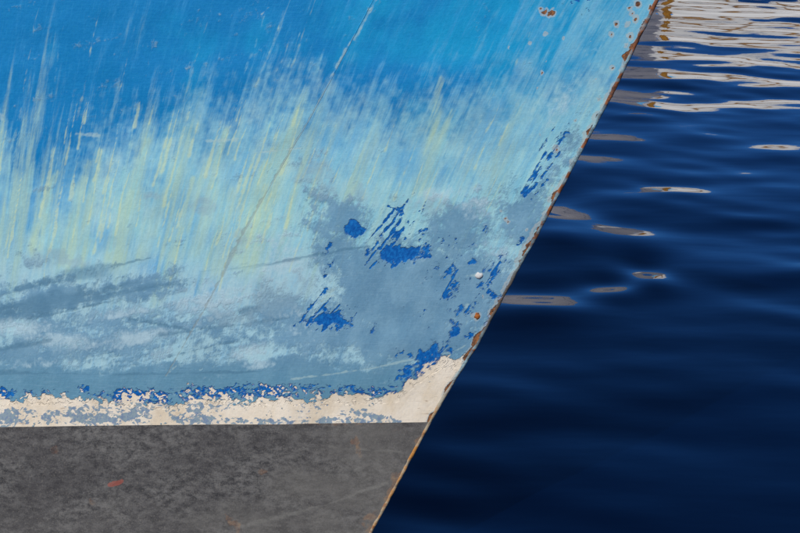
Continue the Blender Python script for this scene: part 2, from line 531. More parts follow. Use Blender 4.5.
def paint_fields(X, Y):
    F = {}
    inside = 1.0
    # run-off streaks lean more towards the stem
    S = X + (0.15 + 0.00062 * np.clip(X, -100, 700)) * (Y - 150)
    F["paint_co"] = np.stack([S / 100, Y / 100, X / 100], -1)
    f1 = fbm(X / 22, Y / 22, 1, 4) - 0.5
    f2 = fbm(X / 9, Y / 9, 2, 4) - 0.5
    f3 = fbm(X / 60, Y / 45, 3, 4) - 0.5
    f4 = fbm(X / 5, Y / 5, 41, 3) - 0.5
    s1 = fbm(S / 7, Y / 150, 4, 4, 0.6) - 0.5
    s2 = fbm(S / 24, Y / 220, 5, 3) - 0.5
    s3 = fbm(S / 3, Y / 70, 6, 2) - 0.5
    diag = fbm((X + Y * 0.75) / 4.5, (Y - X * 0.75) / 30, 8, 3) - 0.5      # scrapes along the stem
    wx, wy = X + 6 * f4, Y + 6 * f4
    fk = flakes((wx + wy * 0.6) / 3.6, (wy - wx * 0.6) / 7.0, 17) - 0.5        # flakes drawn out along the stem
    fl = flakes(wx / 5.0, wy / 3.2, 19) - 0.5                                  # flakes drawn out along the waterline
    fs = flakes(wx / 2.4, wy / 2.0, 23) - 0.5
    flat = fbm((X + 3.2 * Y) / 60, (Y - 0.0 * X + 0.22 * X) / 9, 9, 4) - 0.5   # scrapes along the waterline
    F["fade"] = np.clip(0.25 + (X - 330) / 420 + 1.6 * f3 + 0.5 * s1 + 0.25 * (np.abs(Y - 40) < 400) * (Y < 60) * 0, 0, 1)
    y0 = np.interp(X, [-50, 0, 25, 60, 90, 120, 160, 200, 250, 300, 350, 400, 430, 480, 520, 560, 600, 650],
                      [150, 150, 188, 178, 153, 140, 136, 122, 108, 98, 108, 120, 108, 106, 98, 80, 62, 46])
    sb = fbm(S / 5.0, Y / 26, 14, 4, 0.65) - 0.5
    sf = fbm(S / 2.6, Y / 22, 15, 3, 0.65) - 0.5
    pale = (Y - y0 - 2) / 30 + 1.2 * s1 + 1.0 * s2 + 1.2 * sb + 1.5 * sf + 1.4 * f1 + 1.4 * f2 + 1.0 * f4
    # thin whitish runs reaching high up
    F["runs"] = 3.0 * s1 + 3.4 * s3 + 1.8 * sb - 1.0 - np.maximum(0, 110 - Y) / 70
    pale = np.maximum(pale, np.minimum(0.05, (X + 0.56 * Y - 612) / 70 + 2.0 * s1 + 2.0 * sb + 1.5 * f1 - 0.25))
    F["pale"] = pale
    F["low"] = sstep(225, 290, Y + 40 * f3)
    # single drips that ran down the side
    rng = np.random.default_rng(5)
    dr = np.full_like(X, -3.0); dy_ = np.full_like(X, -3.0)
    wob = 5.0 * (fbm(S / 40, Y / 38, 16, 3) - 0.5)
    for i in range(190):
        s0 = rng.uniform(-10, 330) if i < 130 else rng.uniform(250, 520)
        ya = rng.uniform(95, 205); ln = rng.uniform(22, 95); wd = rng.uniform(.6, 1.5)
        if i % 9 == 0: ya = rng.uniform(-40, 60); ln = rng.uniform(80, 170); wd = .7
        t = np.clip((Y - ya) / ln, 0, 1)
        d = np.hypot(S + wob - s0, (Y - ya - t * ln) * .6)
        v = 1 - d / (wd * (.3 + .9 * t)) - .75 * (1 - t) ** 2 - (.35 if s0 > 330 else 0.0)
        if i % 9 == 0: v = np.minimum(v, -.5)
        if i % 5 < 3: dy_ = np.maximum(dy_, v)
        else: dr = np.maximum(dr, v)
    F["drip_pale"] = dr + 1.6 * f2 + 1.0 * f4 + .8 * f1
    F["drip_cream"] = dy_ + 1.6 * f2 + 1.0 * f4 + .8 * f1
    # blue showing again within the wash
    rb = np.full_like(X, -2.0)
    for (x, y, rx, ry, a) in [(180, 214, 26, 30, 1.0), (108, 238, 24, 16, .9), (160, 268, 18, 12, .8), (20, 205, 24, 34, 1.2), (58, 190, 28, 30, 1.0), (200, 290, 22, 22, .5),
                              (150, 180, 30, 20, .6), (240, 170, 40, 26, .6), (330, 150, 50, 28, .7), (420, 165, 50, 22, .7), (205, 238, 40, 22, .6), (500, 140, 40, 30, .5)]:
        rb = np.maximum(rb, a * blob(X, Y, x, y, rx, ry, 15) * 1.5 - 0.85)
    F["reblue"] = rb + 1.5 * s1 + 1.8 * sb + 1.2 * sf + 1.0 * s2
    yl = np.full_like(X, -2.0)
    for (xa, ya, xb, yb, w, a) in [(57, 172, 34, 246, 4.5, .9), (88, 162, 66, 262, 5, .8), (101, 150, 82, 262, 3.5, .7), (146, 140, 116, 256, 7, 1.0), (192, 178, 169, 275, 4, .9),
                                (210, 160, 182, 224, 6, .8), (268, 165, 248, 258, 10, 1.15), (226, 130, 196, 250, 6, .6), (300, 110, 270, 190, 8, .75), (440, 78, 424, 192, 5, .7),
                                (452, 110, 424, 190, 4, .7), (320, 105, 306, 150, 4, .5), (128, 190, 112, 260, 3, .6), (40, 190, 28, 240, 2.5, .5), (158, 196, 140, 256, 3, .6),
                                (520, 110, 500, 170, 7, .4), (232, 190, 214, 270, 5, .5), (180, 150, 150, 230, 5, .6)]:
        yl = np.maximum(yl, a * (1 + np.minimum(0.4, capsule(X + 8 * f1, Y, xa, ya, xb, yb, w * .4, w * 1.25))) - 1.0)
    broad = 4.2 * s1 + 1.5 * s2 - 0.75 - np.abs(Y - 195) / 110 - np.maximum(0, X - 320) / 260
    F["yellow"] = np.maximum(yl + 1.2 * s3 + 1.4 * sb + 1.0 * sf + .8 * s1, np.minimum(.45, broad + .15 + 1.2 * sb))
    # dull grey blue
    st = np.zeros_like(X)
    for (x, y, rx, ry, a, rot) in [(405, 285, 78, 50, 1.1, 0), (345, 218, 30, 24, .75, 30), (330, 250, 26, 34, .8, 0), (458, 232, 44, 32, .85, -25), (470, 290, 46, 46, 1.0, 0),
                              (330, 330, 66, 32, .8, 0), (420, 338, 90, 30, 1.0, 0), (520, 215, 30, 34, .75, -60), (555, 170, 16, 60, .55, 28), (60, 300, 90, 16, .75, -8), (150, 286, 70, 10, .7, -9),
                              (30, 263, 18, 12, .5, 0), (150, 325, 90, 12, .55, -3), (250, 340, 90, 18, .6, 0), (310, 190, 16, 20, .45, 0), (300, 160, 14, 14, .3, 0),
                              (20, 355, 60, 16, .7, 0), (110, 335, 200, 44, .66, 0), (40, 300, 70, 22, .9, -6), (140, 290, 60, 16, .7, -8), (280, 325, 60, 34, .7, 0)]:
        st = np.maximum(st, a * blob(X, Y, x, y, rx, ry, rot))
    st = np.maximum(st, sstep(342, 380, Y + 26 * f3))
    F["steel"] = (st - 0.46) * 2.4 + 1.2 * f1 + 1.2 * f2 + 0.9 * f4 + 1.6 * flat * sstep(340, 250, X)
    F["teal"] = np.clip(sstep(345, 385, Y) * 0.75 + 0.2 * f1, 0, 1)
    # chalky clouds over the grey
    ck = np.full_like(X, -2.0)
    for (x, y, rx, ry, a, rot) in [(20, 328, 34, 10, 1, 0), (62, 340, 40, 9, .9, 5), (140, 338, 46, 10, .9, -8), (165, 352, 20, 8, .8, -20), (250, 352, 26, 10, .9, -10), (258, 362, 16, 8, .8, 0), (300, 322, 30, 14, .6, 0),
                              (215, 300, 50, 22, .8, -6), (120, 312, 40, 8, .7, -6), (280, 260, 34, 30, .8, 0), (440, 195, 34, 12, .7, 0), (476, 205, 24, 16, .7, 0),
                              (330, 325, 20, 10, .5, 0), (500, 250, 18, 12, .5, 0), (60, 365, 50, 6, .5, 0), (560, 110, 14, 30, .6, 30), (590, 60, 8, 40, .4, 28)]:
        ck = np.maximum(ck, a * 2.3 * blob(X, Y, x, y, rx, ry, rot) - 1.7)
    F["chalk"] = ck + 1.8 * flat + 1.2 * f2 + 1.5 * f4
    # dark slate smears
    sl = np.full_like(X, -2.0)
    for (x0, ya, x1, yb, r0, r1) in [(70, 275, 102, 271, 7, 6.5), (20, 289, 70, 279, 6, 6), (96, 270, 150, 257, 1.6, .6), (200, 272, 248, 264, 2.5, 3), (226, 270, 300, 258, 2.5, 1.5), (300, 257, 372, 245, 1.4, .8),
                                  (243, 310, 256, 307, 4.5, 3.5), (0, 306, 60, 299, 8, 9), (60, 299, 185, 283, 7, 2), (30, 318, 120, 300, 3, 2), (110, 290, 160, 284, 4, 3),
                                  (0, 373, 120, 374, 1.5, 1.2), (120, 374, 270, 372, 1.2, .8), (160, 335, 290, 318, 2, 1), (170, 356, 250, 340, 3, 2), (0, 348, 50, 340, 2, 2), (130, 318, 190, 330, 2, 1)]:
        sl = np.maximum(sl, capsule(X + 5 * f2, Y + 3 * f2, x0, ya, x1, yb, r0, r1))
    F["slate"] = np.maximum(sl, -2.6) * 0.9 + 3.6 * flat + 1.6 * f2 + 0.8 * f4 - 0.3
    F["slate"] = np.maximum(F["slate"], np.minimum(1.1, 2.2 * ell(X, Y, 86, 272.5, 25, 7.5, -5)) + 1.6 * f2 + .6 * flat)
    F["slate"] = np.maximum(F["slate"], np.minimum(.9, 2.0 * ell(X, Y, 249, 309, 10, 4, -12)) + 1.4 * f2)
    mv = np.full_like(X, -2.0)
    for (x, y, rx, ry) in [(38, 262, 22, 14), (150, 195, 14, 7), (205, 205, 18, 12), (240, 238, 8, 14), (310, 172, 24, 20), (328, 190, 20, 9), (70, 262, 26, 7), (270, 300, 40, 24), (430, 205, 30, 12), (60, 254, 20, 10),
                           (240, 320, 40, 10), (300, 285, 30, 20), (360, 195, 14, 14)]:
        mv = np.maximum(mv, 2.6 * blob(X, Y, x, y, rx, ry) - 1.9)
    F["mauve"] = mv + 1.6 * f1 + 1.6 * f2 + 1.6 * f4
    # chips down to the strong blue coat
    dp = np.full_like(X, -3.0)
    def chips(x, y, rx, ry, rot, dens, nz, amp):
        nonlocal dp
        e = np.clip(ell(X, Y, x, y, rx, ry, rot) * 1.5, -3, dens)
        dp = np.maximum(dp, e + 0.45 * amp * nz + 1.2 * fk + 0.9 * fs + 1.2 * diag - 0.38)
    dp = np.maximum(dp, 2.2 * ell(X, Y, 355, 229.5, 9, 7.5, -15) + 2.2 * f2 + .7 * fk + .3)
    dp = np.maximum(dp, np.minimum(2.0 * ell(X, Y, 400, 255, 23, 7.5, -8), 1.2) + 2.0 * f2 + 1.0 * fk + 1.2 * diag)
    dp = np.maximum(dp, np.minimum(2.0 * ell(X, Y, 329, 319, 19, 8, -4), 1.2) + 2.2 * f2 + 1.0 * fk + 1.0 * diag)
    chips(402, 255, 22, 8, -6, .25, f2 + 1.3 * diag, 2.6)
    chips(384, 255, 12, 5, -50, .2, f2 + diag, 2.6)
    chips(423, 247, 7, 8, -30, .5, f2, 3.2)
    chips(423, 232, 6, 4.5, -30, .5, f2, 2.0)
    chips(400, 222, 9, 16, 42, -.45, f2 + 1.6 * diag, 3.4)
    chips(386, 231, 24, 4, -48, -.4, f2 + 1.4 * diag, 3.4)
    chips(398, 213, 6, 5, 20, .2, f2 + diag, 2.4)
    chips(412, 226, 20, 3, -55, -.4, f2 + 1.4 * diag, 3.2)
    chips(441, 241, 4, 3, 30, .1, f2, 1.6)
    chips(329, 254, 6, 11, 0, -.05, f2 + f4, 3.0)
    chips(326, 279, 3, 5, 20, .1, f2 + f4, 2.0)
    chips(330, 319, 22, 10, -6, .75, f2 + .8 * diag, 2.8)
    chips(308, 316, 10, 4, -50, -.1, f2 + diag, 3.0)
    chips(312, 305, 26, 3, -55, -.45, f2 + diag, 3.4)
    for (x, y, rx, ry, rot, dn) in [(451, 272, 5, 8, 30, .3), (472, 262, 4, 2.5, 0, .8), (449, 296, 7, 5, -25, .4), (456, 288, 3, 6, 30, .2), (489, 266, 3.5, 10, 32, .3), (498, 272, 3, 9, 38, .2),
                                    (487, 290, 10, 4, -52, .3), (489, 297, 5, 9, 24, .3), (482, 284, 6, 4, -40, .2), (457, 310, 12, 5, 10, -.1), (470, 308, 8, 3, -30, -.1), (452, 322, 6, 4, 0, .2),
                                    (520, 243, 3.5, 10, 32, .5), (506, 258, 2, 9, 35, .1), (455, 330, 9, 4, -35, .2), (470, 333, 8, 4, -50, .2), (490, 318, 3, 7, 30, .0), (500, 300, 2.5, 7, 30, .0), (430, 256, 4, 2, 0, .0),
                                    (445, 250, 20, 3, -40, -.7), (430, 275, 20, 16, 0, -.9), (400, 300, 40, 20, 0, -1.15), (470, 290, 36, 40, 0, -.75)]:
        chips(x, y, rx, ry, rot, dn, f2 + 1.0 * diag + .6 * f4, 2.6)
    for (xa, ya, xb, yb, w) in [(366, 243, 394, 210, 1.0), (372, 250, 399, 213, 1.2), (380, 249, 402, 219, 1.3), (388, 250, 408, 222, 1.4), (396, 250, 413, 229, 1.1), (365, 265, 378, 248, 1.0), (370, 268, 386, 252, 1.2),
                                (384, 266, 396, 254, 1.0), (404, 264, 416, 250, 1.0), (388, 206, 402, 212, 1.0), (300, 322, 326, 288, .9), (306, 326, 332, 296, 1.0), (318, 328, 340, 304, .9), (478, 296, 500, 262, .9), (466, 312, 486, 284, .9), (440, 300, 458, 270, .7)]:
        dp = np.maximum(dp, np.clip(capsule(X, Y, xa, ya, xb, yb, w * .95), -3, .55) + 1.4 * fk + 1.2 * f2 + .6 * fs - .2)
    # long scrapes beside the stem
    for (xa, ya, xb, yb, w, dn) in [(522, 193, 552, 154, 1.4, .1), (527, 184, 546, 152, .9, .1), (524, 196, 536, 184, 1.4, .1), (541, 178, 560, 152, 1, .0), (546, 166, 566, 132, .9, -.1), (552, 146, 580, 110, 1.0, -.4),
                                (540, 150, 562, 118, .9, -.3), (556, 140, 568, 134, 1.5, -.2), (532, 200, 548, 180, 1.0, -.2)]:
        dp = np.maximum(dp, np.clip(capsule(X, Y, xa, ya, xb, yb, w), -3, dn) + 1.6 * (f2 + .5 * diag) + .9 * fk + .6 * fs)
    chips(576, 2, 14, 5, -15, -.1, f2 + f4, 2.6)
    chips(585, 10, 10, 3, -30, -.4, f2 + f4, 2.6)
    # ragged blue band over the boot stripe
    yw = np.interp(X, [p[0] for p in WHITE_TOP], [p[1] for p in WHITE_TOP])
    up = yw - Y
    band_h = np.interp(X, [-50, 0, 18, 30, 60, 75, 100, 112, 140, 190, 215, 250, 300, 350, 385, 400, 420, 438, 450, 475],
                          [7, 8, 8, 3, 6, 3, 6, 11, 13, 13, 12, 13, 13, 13, 12, 20, 26, 20, 3, 0])
    dens = np.interp(X, [0, 10, 20, 60, 80, 100, 115, 190, 215, 300, 350, 400, 440, 460], [.9, .9, .1, .0, -.1, .2, .9, .7, .5, .5, .3, .5, .7, -.6])
    bd = np.minimum(np.minimum((band_h * .85 - up) / 4.5, (up + 7) / 3.0), dens - .25) + 2.2 * f2 + 1.1 * fl + 1.1 * fs + 1.2 * f1 - .1
    dp = np.maximum(dp, np.where(Y < 427, bd, -3))
    chips(430, 352, 24, 7, -6, .1, f2 + f4, 2.6)
    chips(437, 350, 8, 9, 20, .4, f2 + f4, 2.4)
    chips(428, 368, 14, 6, -45, .5, f2 + f4, 2.2)
    chips(84, 388, 8, 2.5, 10, .2, f2, 1.6)
    chips(0, 396, 18, 4, 0, .4, f2, 1.6)
    F["deep"] = dp
    # cream boot stripe
    wf = (Y - yw) / 5.5
    fleck = 2.9 * fs + 1.4 * fl + 3.0 * f2 - 0.80 - np.abs(up - 5) / 7 + np.interp(X, [0, 100, 120, 400, 430], [-1.0, -.8, .25, .25, 0])
    ch = 1.8 * ell(X, Y, 411, 384, 5.5, 6, 20) + 3 * f2
    ch2 = 1.6 * ell(X, Y, 419, 388, 4, 3, 20) + 3 * f2
    F["white"] = np.maximum(np.maximum(np.clip(wf, -3, 1.3) + 2.6 * f2 + 1.0 * fl + 0.9 * fs + 1.6 * f1, np.minimum(fleck, .5)), np.maximum(ch, ch2) - .1)
    F["white"] = np.maximum(F["white"], capsule(X, Y, 437, 369, 445, 360, 4) + 2 * f2)
    # paint worn off the stripe again
    sc = np.full_like(X, -2.0)
    for (x, y, rx, ry, a) in [(5, 418, 20, 7, .9), (20, 412, 16, 4, .2), (38, 421, 14, 3, .2), (70, 413, 22, 3, .2), (55, 417, 22, 2.5, 0), (97, 418, 26, 6, .7), (90, 408, 18, 3, .2), (118, 409, 24, 3, .2), (136, 415, 12, 9, .8), (125, 414, 10, 6, .3), (70, 415, 4, 2, .8),
                              (196, 419, 20, 5, .8), (200, 408, 16, 4, -.1), (233, 406, 10, 3, -.2), (232, 421, 40, 2.5, .0), (270, 421.5, 40, 2, .1), (300, 420, 30, 3, -.2), (340, 421, 34, 3, .5), (361, 416, 8, 8, .5), (350, 412, 12, 3, .0), (378, 419, 14, 4, .5),
                              (322, 410, 20, 6, -.8), (165, 408, 14, 3, -.2), (390, 421, 12, 2, .2)]:
        sc = np.maximum(sc, np.minimum(2 * ell(X, Y, x, y, rx, ry), a))
    F["scuff"] = np.where(Y > 398, sc * 1.0 + 1.8 * f2 + 1.5 * fl + 2.0 * fs - 0.15, -2)
    # the old seam that slants down from the sheer, and other fine lines
    sm = np.full_like(X, -3.0)
    pts = [(374, 0), (352, 40), (334, 74), (310, 118), (290, 152), (262, 200), (240, 238), (222, 276), (203, 312), (183, 346), (166, 376)]
    for (a, b) in zip(pts[:-1], pts[1:]):
        wd = 0.85 + 1.2 * math.exp(-((a[1] - 230) / 34.0) ** 2)
        sm = np.maximum(sm, capsule(X + 2 * f4, Y, a[0], a[1], b[0], b[1], wd))
    sm = np.maximum(sm - .4, -3) + 1.9 * f4 + .4 * fs + np.interp(Y, [0, 90, 140, 320, 380], [-.5, -.1, .4, .35, .1])
    F["scratch"] = sm
    pl = np.full_like(X, -3.0)
    arc = [(290, 379), (330, 374), (372, 368), (404, 361), (430, 356), (452, 352), (466, 345)]
    for a, b in zip(arc[:-1], arc[1:]):
        pl = np.maximum(pl, capsule(X, Y, a[0], a[1], b[0], b[1], 1.2))
    for (xa, ya, xb, yb, w) in [(376, 0, 354, 40, 1.6), (350, 42, 330, 78, 1.2), (77, 134, 98, 136, 2.2), (208, 141, 238, 139, 1.9), (270, 6, 262, 14, 1.3), (466, 276, 476, 275, 1.8), (465, 308, 468, 304, 2),  # first two strokes: highlight painted along the upper part of the raised seam
                             (170, 372, 176, 366, 1.4), (322, 301, 335, 286, 2.2), (318, 297, 334, 295, 1.6), (262, 152, 300, 148, 1.0), (0, 115, 2, 116, 3)]:
        pl = np.maximum(pl, capsule(X, Y, xa, ya, xb, yb, w))
    F["paleline"] = pl + 2.4 * f4 - .45
    # rust
    ru = np.full_like(X, -3.0); ha = np.full_like(X, -3.0)
    for (x, y, r, k) in [(545, 12, 4, .8), (553, 13, 4, .9), (541, 9, 2.5, .4), (549, 15, 3, .5), (546, 34, 2.5, -.2), (530, 43, 2, -.3), (616, 24, 3.6, .6), (627, 23, 4, -.2), (636, 20, 3.5, .3), (612, 35, 2.5, .1),
                         (630, 37, 4, .2), (626, 45, 2.5, .0), (613, 68, 2.5, .3), (633, 14, 2.5, 0), (638, 4, 4, .8), (630, 8, 3, .3), (542, 73, 2.2, .6), (537, 88, 1.5, .3), (500, 135, 1.6, .3), (508, 47, 1.8, 0),
                         (475, 60, 1.2, -.2), (557, 150, 3, .2), (539, 134, 1.5, .4), (506, 219, 2, .5), (508, 222, 2.5, .5), (501, 211, 1.2, .3), (620, 80, 2, .2), (600, 100, 2, .1), (575, 120, 2, .2), (527, 230, 1.6, .2),
                         (482, 296, 1.8, .6), (545, 60, 1.5, -.2), (563, 38, 2, 0), (650, 8, 3, .7), (590, 40, 1.2, 0), (595, 78, 1.3, 0), (553, 185, 1.5, .3), (477, 316, 4.5, .8)]:
        ru = np.maximum(ru, np.minimum(1.5 * ell(X + 3 * f4, Y + 3 * f4, x, y, r * .55, r * .8, 25) + k - .95, .9) + 1.4 * f4)
        ha = np.maximum(ha, 1.5 * ell(X + 5 * f4, Y + 5 * f4, x, y, r * .95, r * 1.3, 25) - .1)
    # the edge itself: rust creeping in from the stem
    xe = np.interp(Y, [-600, 0, 80, 130, 210, 240, 320, 350, 410, 480, 533], [981.5, 657.5, 619, 591, 550, 533.5, 490, 471.7, 436.5, 399.2, 371])
    ed = xe - X
    along = fbm(Y / 13 + 0 * X, X * 0 + 3.1, 21, 4) - 0.5
    er = (np.interp(Y, [0, 60, 110, 150, 200, 260, 300, 350, 420, 440, 533], [4, 3, 0, 1, .5, 2.5, 2, 3, 0, 1, 1]) + 17 * along - ed) / 3.5
    ru = np.maximum(ru, np.clip(er, -3, .8) + 1.2 * f4)
    eh = (np.interp(Y, [0, 150, 250, 420], [5, 5, 7, 3]) + 10 * along - ed) / 3.0
    ha = np.maximum(ha, np.clip(eh, -3, .3))
    F["rust"] = ru
    F["rust_halo"] = ha + 1.5 * f4
    F["white"] = np.minimum(F["white"], (ed - 1.0) / 2)
    return F

def bottom_fields(X, Y):
    F = {}
    F["paint_co"] = np.stack([X / 100, Y / 100, X / 100], -1)
    f2 = fbm(X / 9, Y / 9, 52, 4) - 0.5
    f3 = fbm(X / 60, Y / 40, 53, 4) - 0.5
    F["fade"] = np.clip(sstep(0, 1, (X - 150) / 330 + 1.3 * f3 - np.maximum(0, (430 - Y)) / 30) * 0.8 + sstep(470, 535, Y) * 0.3, 0, 1)
    pl = np.full_like(X, -3.0)
    for (xa, ya, xb, yb, w) in [(225, 531, 300, 512, 3), (300, 512, 350, 496, 2), (345, 497, 388, 484, 1.6), (330, 447, 402, 452, 1.3), (356, 470, 362, 468, 1)]:
        pl = np.maximum(pl, capsule(X + 4 * f2, Y + 4 * f2, xa, ya, xb, yb, w))
    F["paleline"] = pl + 2.2 * f2 - .5
    ru = np.full_like(X, -3.0)
    for (x, y, rx, ry, a) in [(357, 447, 3.5, 9, .4), (236, 527, 5, 6, .4), (263, 472, 5, 3, .3), (234, 437, 5, 3, .0), (300, 425, 50, 1.3, .0), (345, 425, 24, 1.3, .1), (395, 428, 12, 3, -.1),
                              (60, 452, 5, 3, -.2), (100, 505, 5, 3, -.2), (385, 510, 8, 10, -.1), (372, 524, 6, 9, .3), (395, 478, 4, 6, .2), (230, 519, 3, 3, .2)]:
        ru = np.maximum(ru, np.minimum(1.3 * ell(X + 16 * f2, Y + 12 * f2, x, y, rx, ry), a - .25))
    xe = np.interp(Y, [410, 480, 533, 900], [436.5, 399.2, 371, 173])
    along = fbm(Y / 13 + 0 * X, X * 0 + 3.1, 71, 4) - 0.5
    ru = np.maximum(ru, np.clip((2.2 + 12 * along - (xe - X)) / 3.0, -3, .5))
    F["rust"] = ru + 1.4 * f2
    F["red"] = np.maximum(1.2 * ell(X + 12 * f2, Y, 118, 482.5, 5.5, 2.8, -20), 1.6 * ell(X, Y, 111, 485, 3, 2.2, 0) ) + 2.6 * f2
    return F

boat = thing("fishing_boat", "weathered blue boat bow with peeling paint, cream waterline stripe and rusty stem above dark water", "boat", tuple(FOOT), -ALPHA)
bpy.context.view_layer.update()
bmi = np.array(boat.matrix_basis.inverted())
def to_local(P):
    return P @ bmi[:3, :3].T + bmi[:3, 3]

d_left = pixel_to_hull(-12, 300)[0] + 0.35
cols = np.concatenate([np.linspace(0, d_left, 640), d_left + np.cumsum(0.03 * 1.13 ** np.arange(36))])
cols = cols[cols < 11.0]
SHEER = lambda d: 2.75 + 0.0 * d
z_frame_top, z_frame_bot = A[2] + t_ + 0.12, A[2] - 0.06

def hull_strip(name, rows_fn, mat, fields):
    """rows_fn(d) -> (nrow, ncol) heights; starboard skin dense, port skin thinned; the two meet at the stem bar"""
    Z = rows_fn(cols)
    D = np.broadcast_to(cols, Z.shape)
    Ps = hull_point(D, Z, -1)
    # plates are never quite fair: a few mm of dents, along the outward normal
    px, py = project(Ps)
    px = np.clip(px, -3000, 1100); py = np.clip(py, -600, 900)
    dent = (fbm(px / 120, py / 90, 81, 3) - 0.5) * 0.016 * np.minimum(1, D / 0.25)
    Ps[..., 1] -= dent
    nr, nc = Z.shape
    F = fields(px.ravel(), py.ravel())
    ri = np.unique(np.concatenate([np.arange(0, nr, 8), [nr - 1]])); ci = np.unique(np.concatenate([np.arange(0, nc, 8), [nc - 1]]))
    Pp = hull_point(D[np.ix_(ri, ci)], Z[np.ix_(ri, ci)], +1)
    V = np.concatenate([Ps.reshape(-1, 3), Pp.reshape(-1, 3)])
    Q = np.concatenate([grid_faces(nr, nc, 0, True), grid_faces(len(ri), len(ci), nr * nc, False)])
    o = fast_mesh(name, to_local(V), Q, mat, boat)
    sel = (ri[:, None] * nc + ci[None, :]).ravel()
    for k, v in F.items():
        set_attr(o, k, np.concatenate([v, v[sel]]))
    return o

def lin(a, b, n):
    return np.linspace(0, 1, n)[:, None] * (b - a)[None, :] + a[None, :]

def rows_top(d):
    lo = z_white(d); hi = np.full_like(d, z_frame_top)
    up = lin(hi, SHEER(d), 14)[1:]
    return np.concatenate([lin(lo, hi, 470), up])
def rows_stripe(d):
    return lin(z_grey(d), z_white(d), 44)
def rows_bottom(d):
    hi = z_grey(d); lo = np.full_like(d, z_frame_bot)
    dn = lin(np.full_like(d, -0.9), lo, 12)[:-1]
    return np.concatenate([dn, lin(lo, hi, 130)])

hull_strip("topside_plating", rows_top, M_PAINT, paint_fields)["label"] = "faded blue upper hull with streaks, chips and rust spots"
hull_strip("boot_stripe", rows_stripe, M_PAINT, paint_fields)["label"] = "ragged cream stripe above the grey bottom paint"
hull_strip("bottom_plating", rows_bottom, M_BOTTOM, bottom_fields)["label"] = "mottled dark grey bottom paint"

# ---- stem bar
def stem_bar():
    zs = np.linspace(-0.9, 2.8, 760)
    prof = np.array([(-0.013, -0.0105), (-0.004, -0.0112), (0.003, -0.0085), (0.0065, -0.003), (0.0065, 0.003), (0.003, 0.0085), (-0.004, 0.0112), (-0.013, 0.0105), (-0.016, 0.0)])
    n = len(prof)
    Zg = np.repeat(zs[:, None], n, 1)
    pits = (fbm(zs[:, None] * 34 + 0 * Zg, np.arange(n)[None, :] * 0.35 + 0 * Zg, 91, 4) - 0.5)
    grow = 1 + 0.5 * pits
    xl = x_stem(Zg) + prof[None, :, 0] * 0.62 + 0.005 * pits * (prof[None, :, 0] > -0.01)
    yl = prof[None, :, 1] * grow * 0.75
    P = FOOT + xl[..., None] * FWD + yl[..., None] * PORT
    P[..., 2] = Zg
    V = P.reshape(-1, 3)
    r = np.arange(len(zs) - 1)[:, None]; c = np.arange(n)[None, :]
    q = np.stack([r * n + c, r * n + (c + 1) % n, (r + 1) * n + (c + 1) % n, (r + 1) * n + c], -1).reshape(-1, 4)
    o = fast_mesh("stem_bar", to_local(V), q, M_STEM, boat)
    py = np.clip(project(V)[1], -160, 700)
    set_attr(o, "low", sstep(355, 420, py))
    set_attr(o, "brown", np.exp(-((py - 300) / 45.0) ** 2))
    rr = np.interp(py, [0, 90, 130, 170, 230, 260, 330, 360, 420, 533], [.3, .15, -.35, -.05, -.05, -.4, -.4, -.05, -.6, -.5])
    set_attr(o, "rust", rr + 2.2 * (fbm(py / 11, 0 * py, 95, 4) - .5))
    o["label"] = "rusty iron bar along the raked front edge"
stem_bar()

# ---- small lumps on the plating
def lump(name, px, py, rx, ry, h, mat, seed, label):
    d, z = pixel_to_hull(px, py)
    d = np.array(d); z = np.array(z)
    P0 = hull_point(d, z); e = 1e-3
    td = (hull_point(d - e, z) - P0) / e; tz = (hull_point(d, z + e) - P0) / e
    td /= np.linalg.norm(td); nrm = np.cross(td, tz); nrm /= np.linalg.norm(nrm); tz = np.cross(nrm, td)
    if nrm[1] > 0: nrm = -nrm
    V = []; na, nb = 14, 5
    rng = np.random.default_rng(seed)
    wob = 1 + 0.16 * rng.standard_normal(na)
    for j in range(nb + 1):
        ph = j / nb * math.pi / 2
        for i in range(na):
            a = 2 * math.pi * i / na
            V.append(P0 + td * rx * wob[i] * math.cos(ph) * math.cos(a) + tz * ry * wob[i] * math.cos(ph) * math.sin(a) + nrm * (h * math.sin(ph) - 0.001))
    F = [(j * na + i, j * na + (i + 1) % na, (j + 1) * na + (i + 1) % na, (j + 1) * na + i) for j in range(nb) for i in range(na)]
    o = fast_mesh(name, to_local(np.array(V)), np.array(F), mat, boat)
    o["label"] = label
lump("filler_lump", 479, 275.5, 0.0115, 0.0105, 0.007, M_LUMP, 1, "small white lump of filler near the stem")
lump("rivet", 477.5, 316, 0.0085, 0.011, 0.006, M_RUST, 2, "small rusty bolt head near the stem")

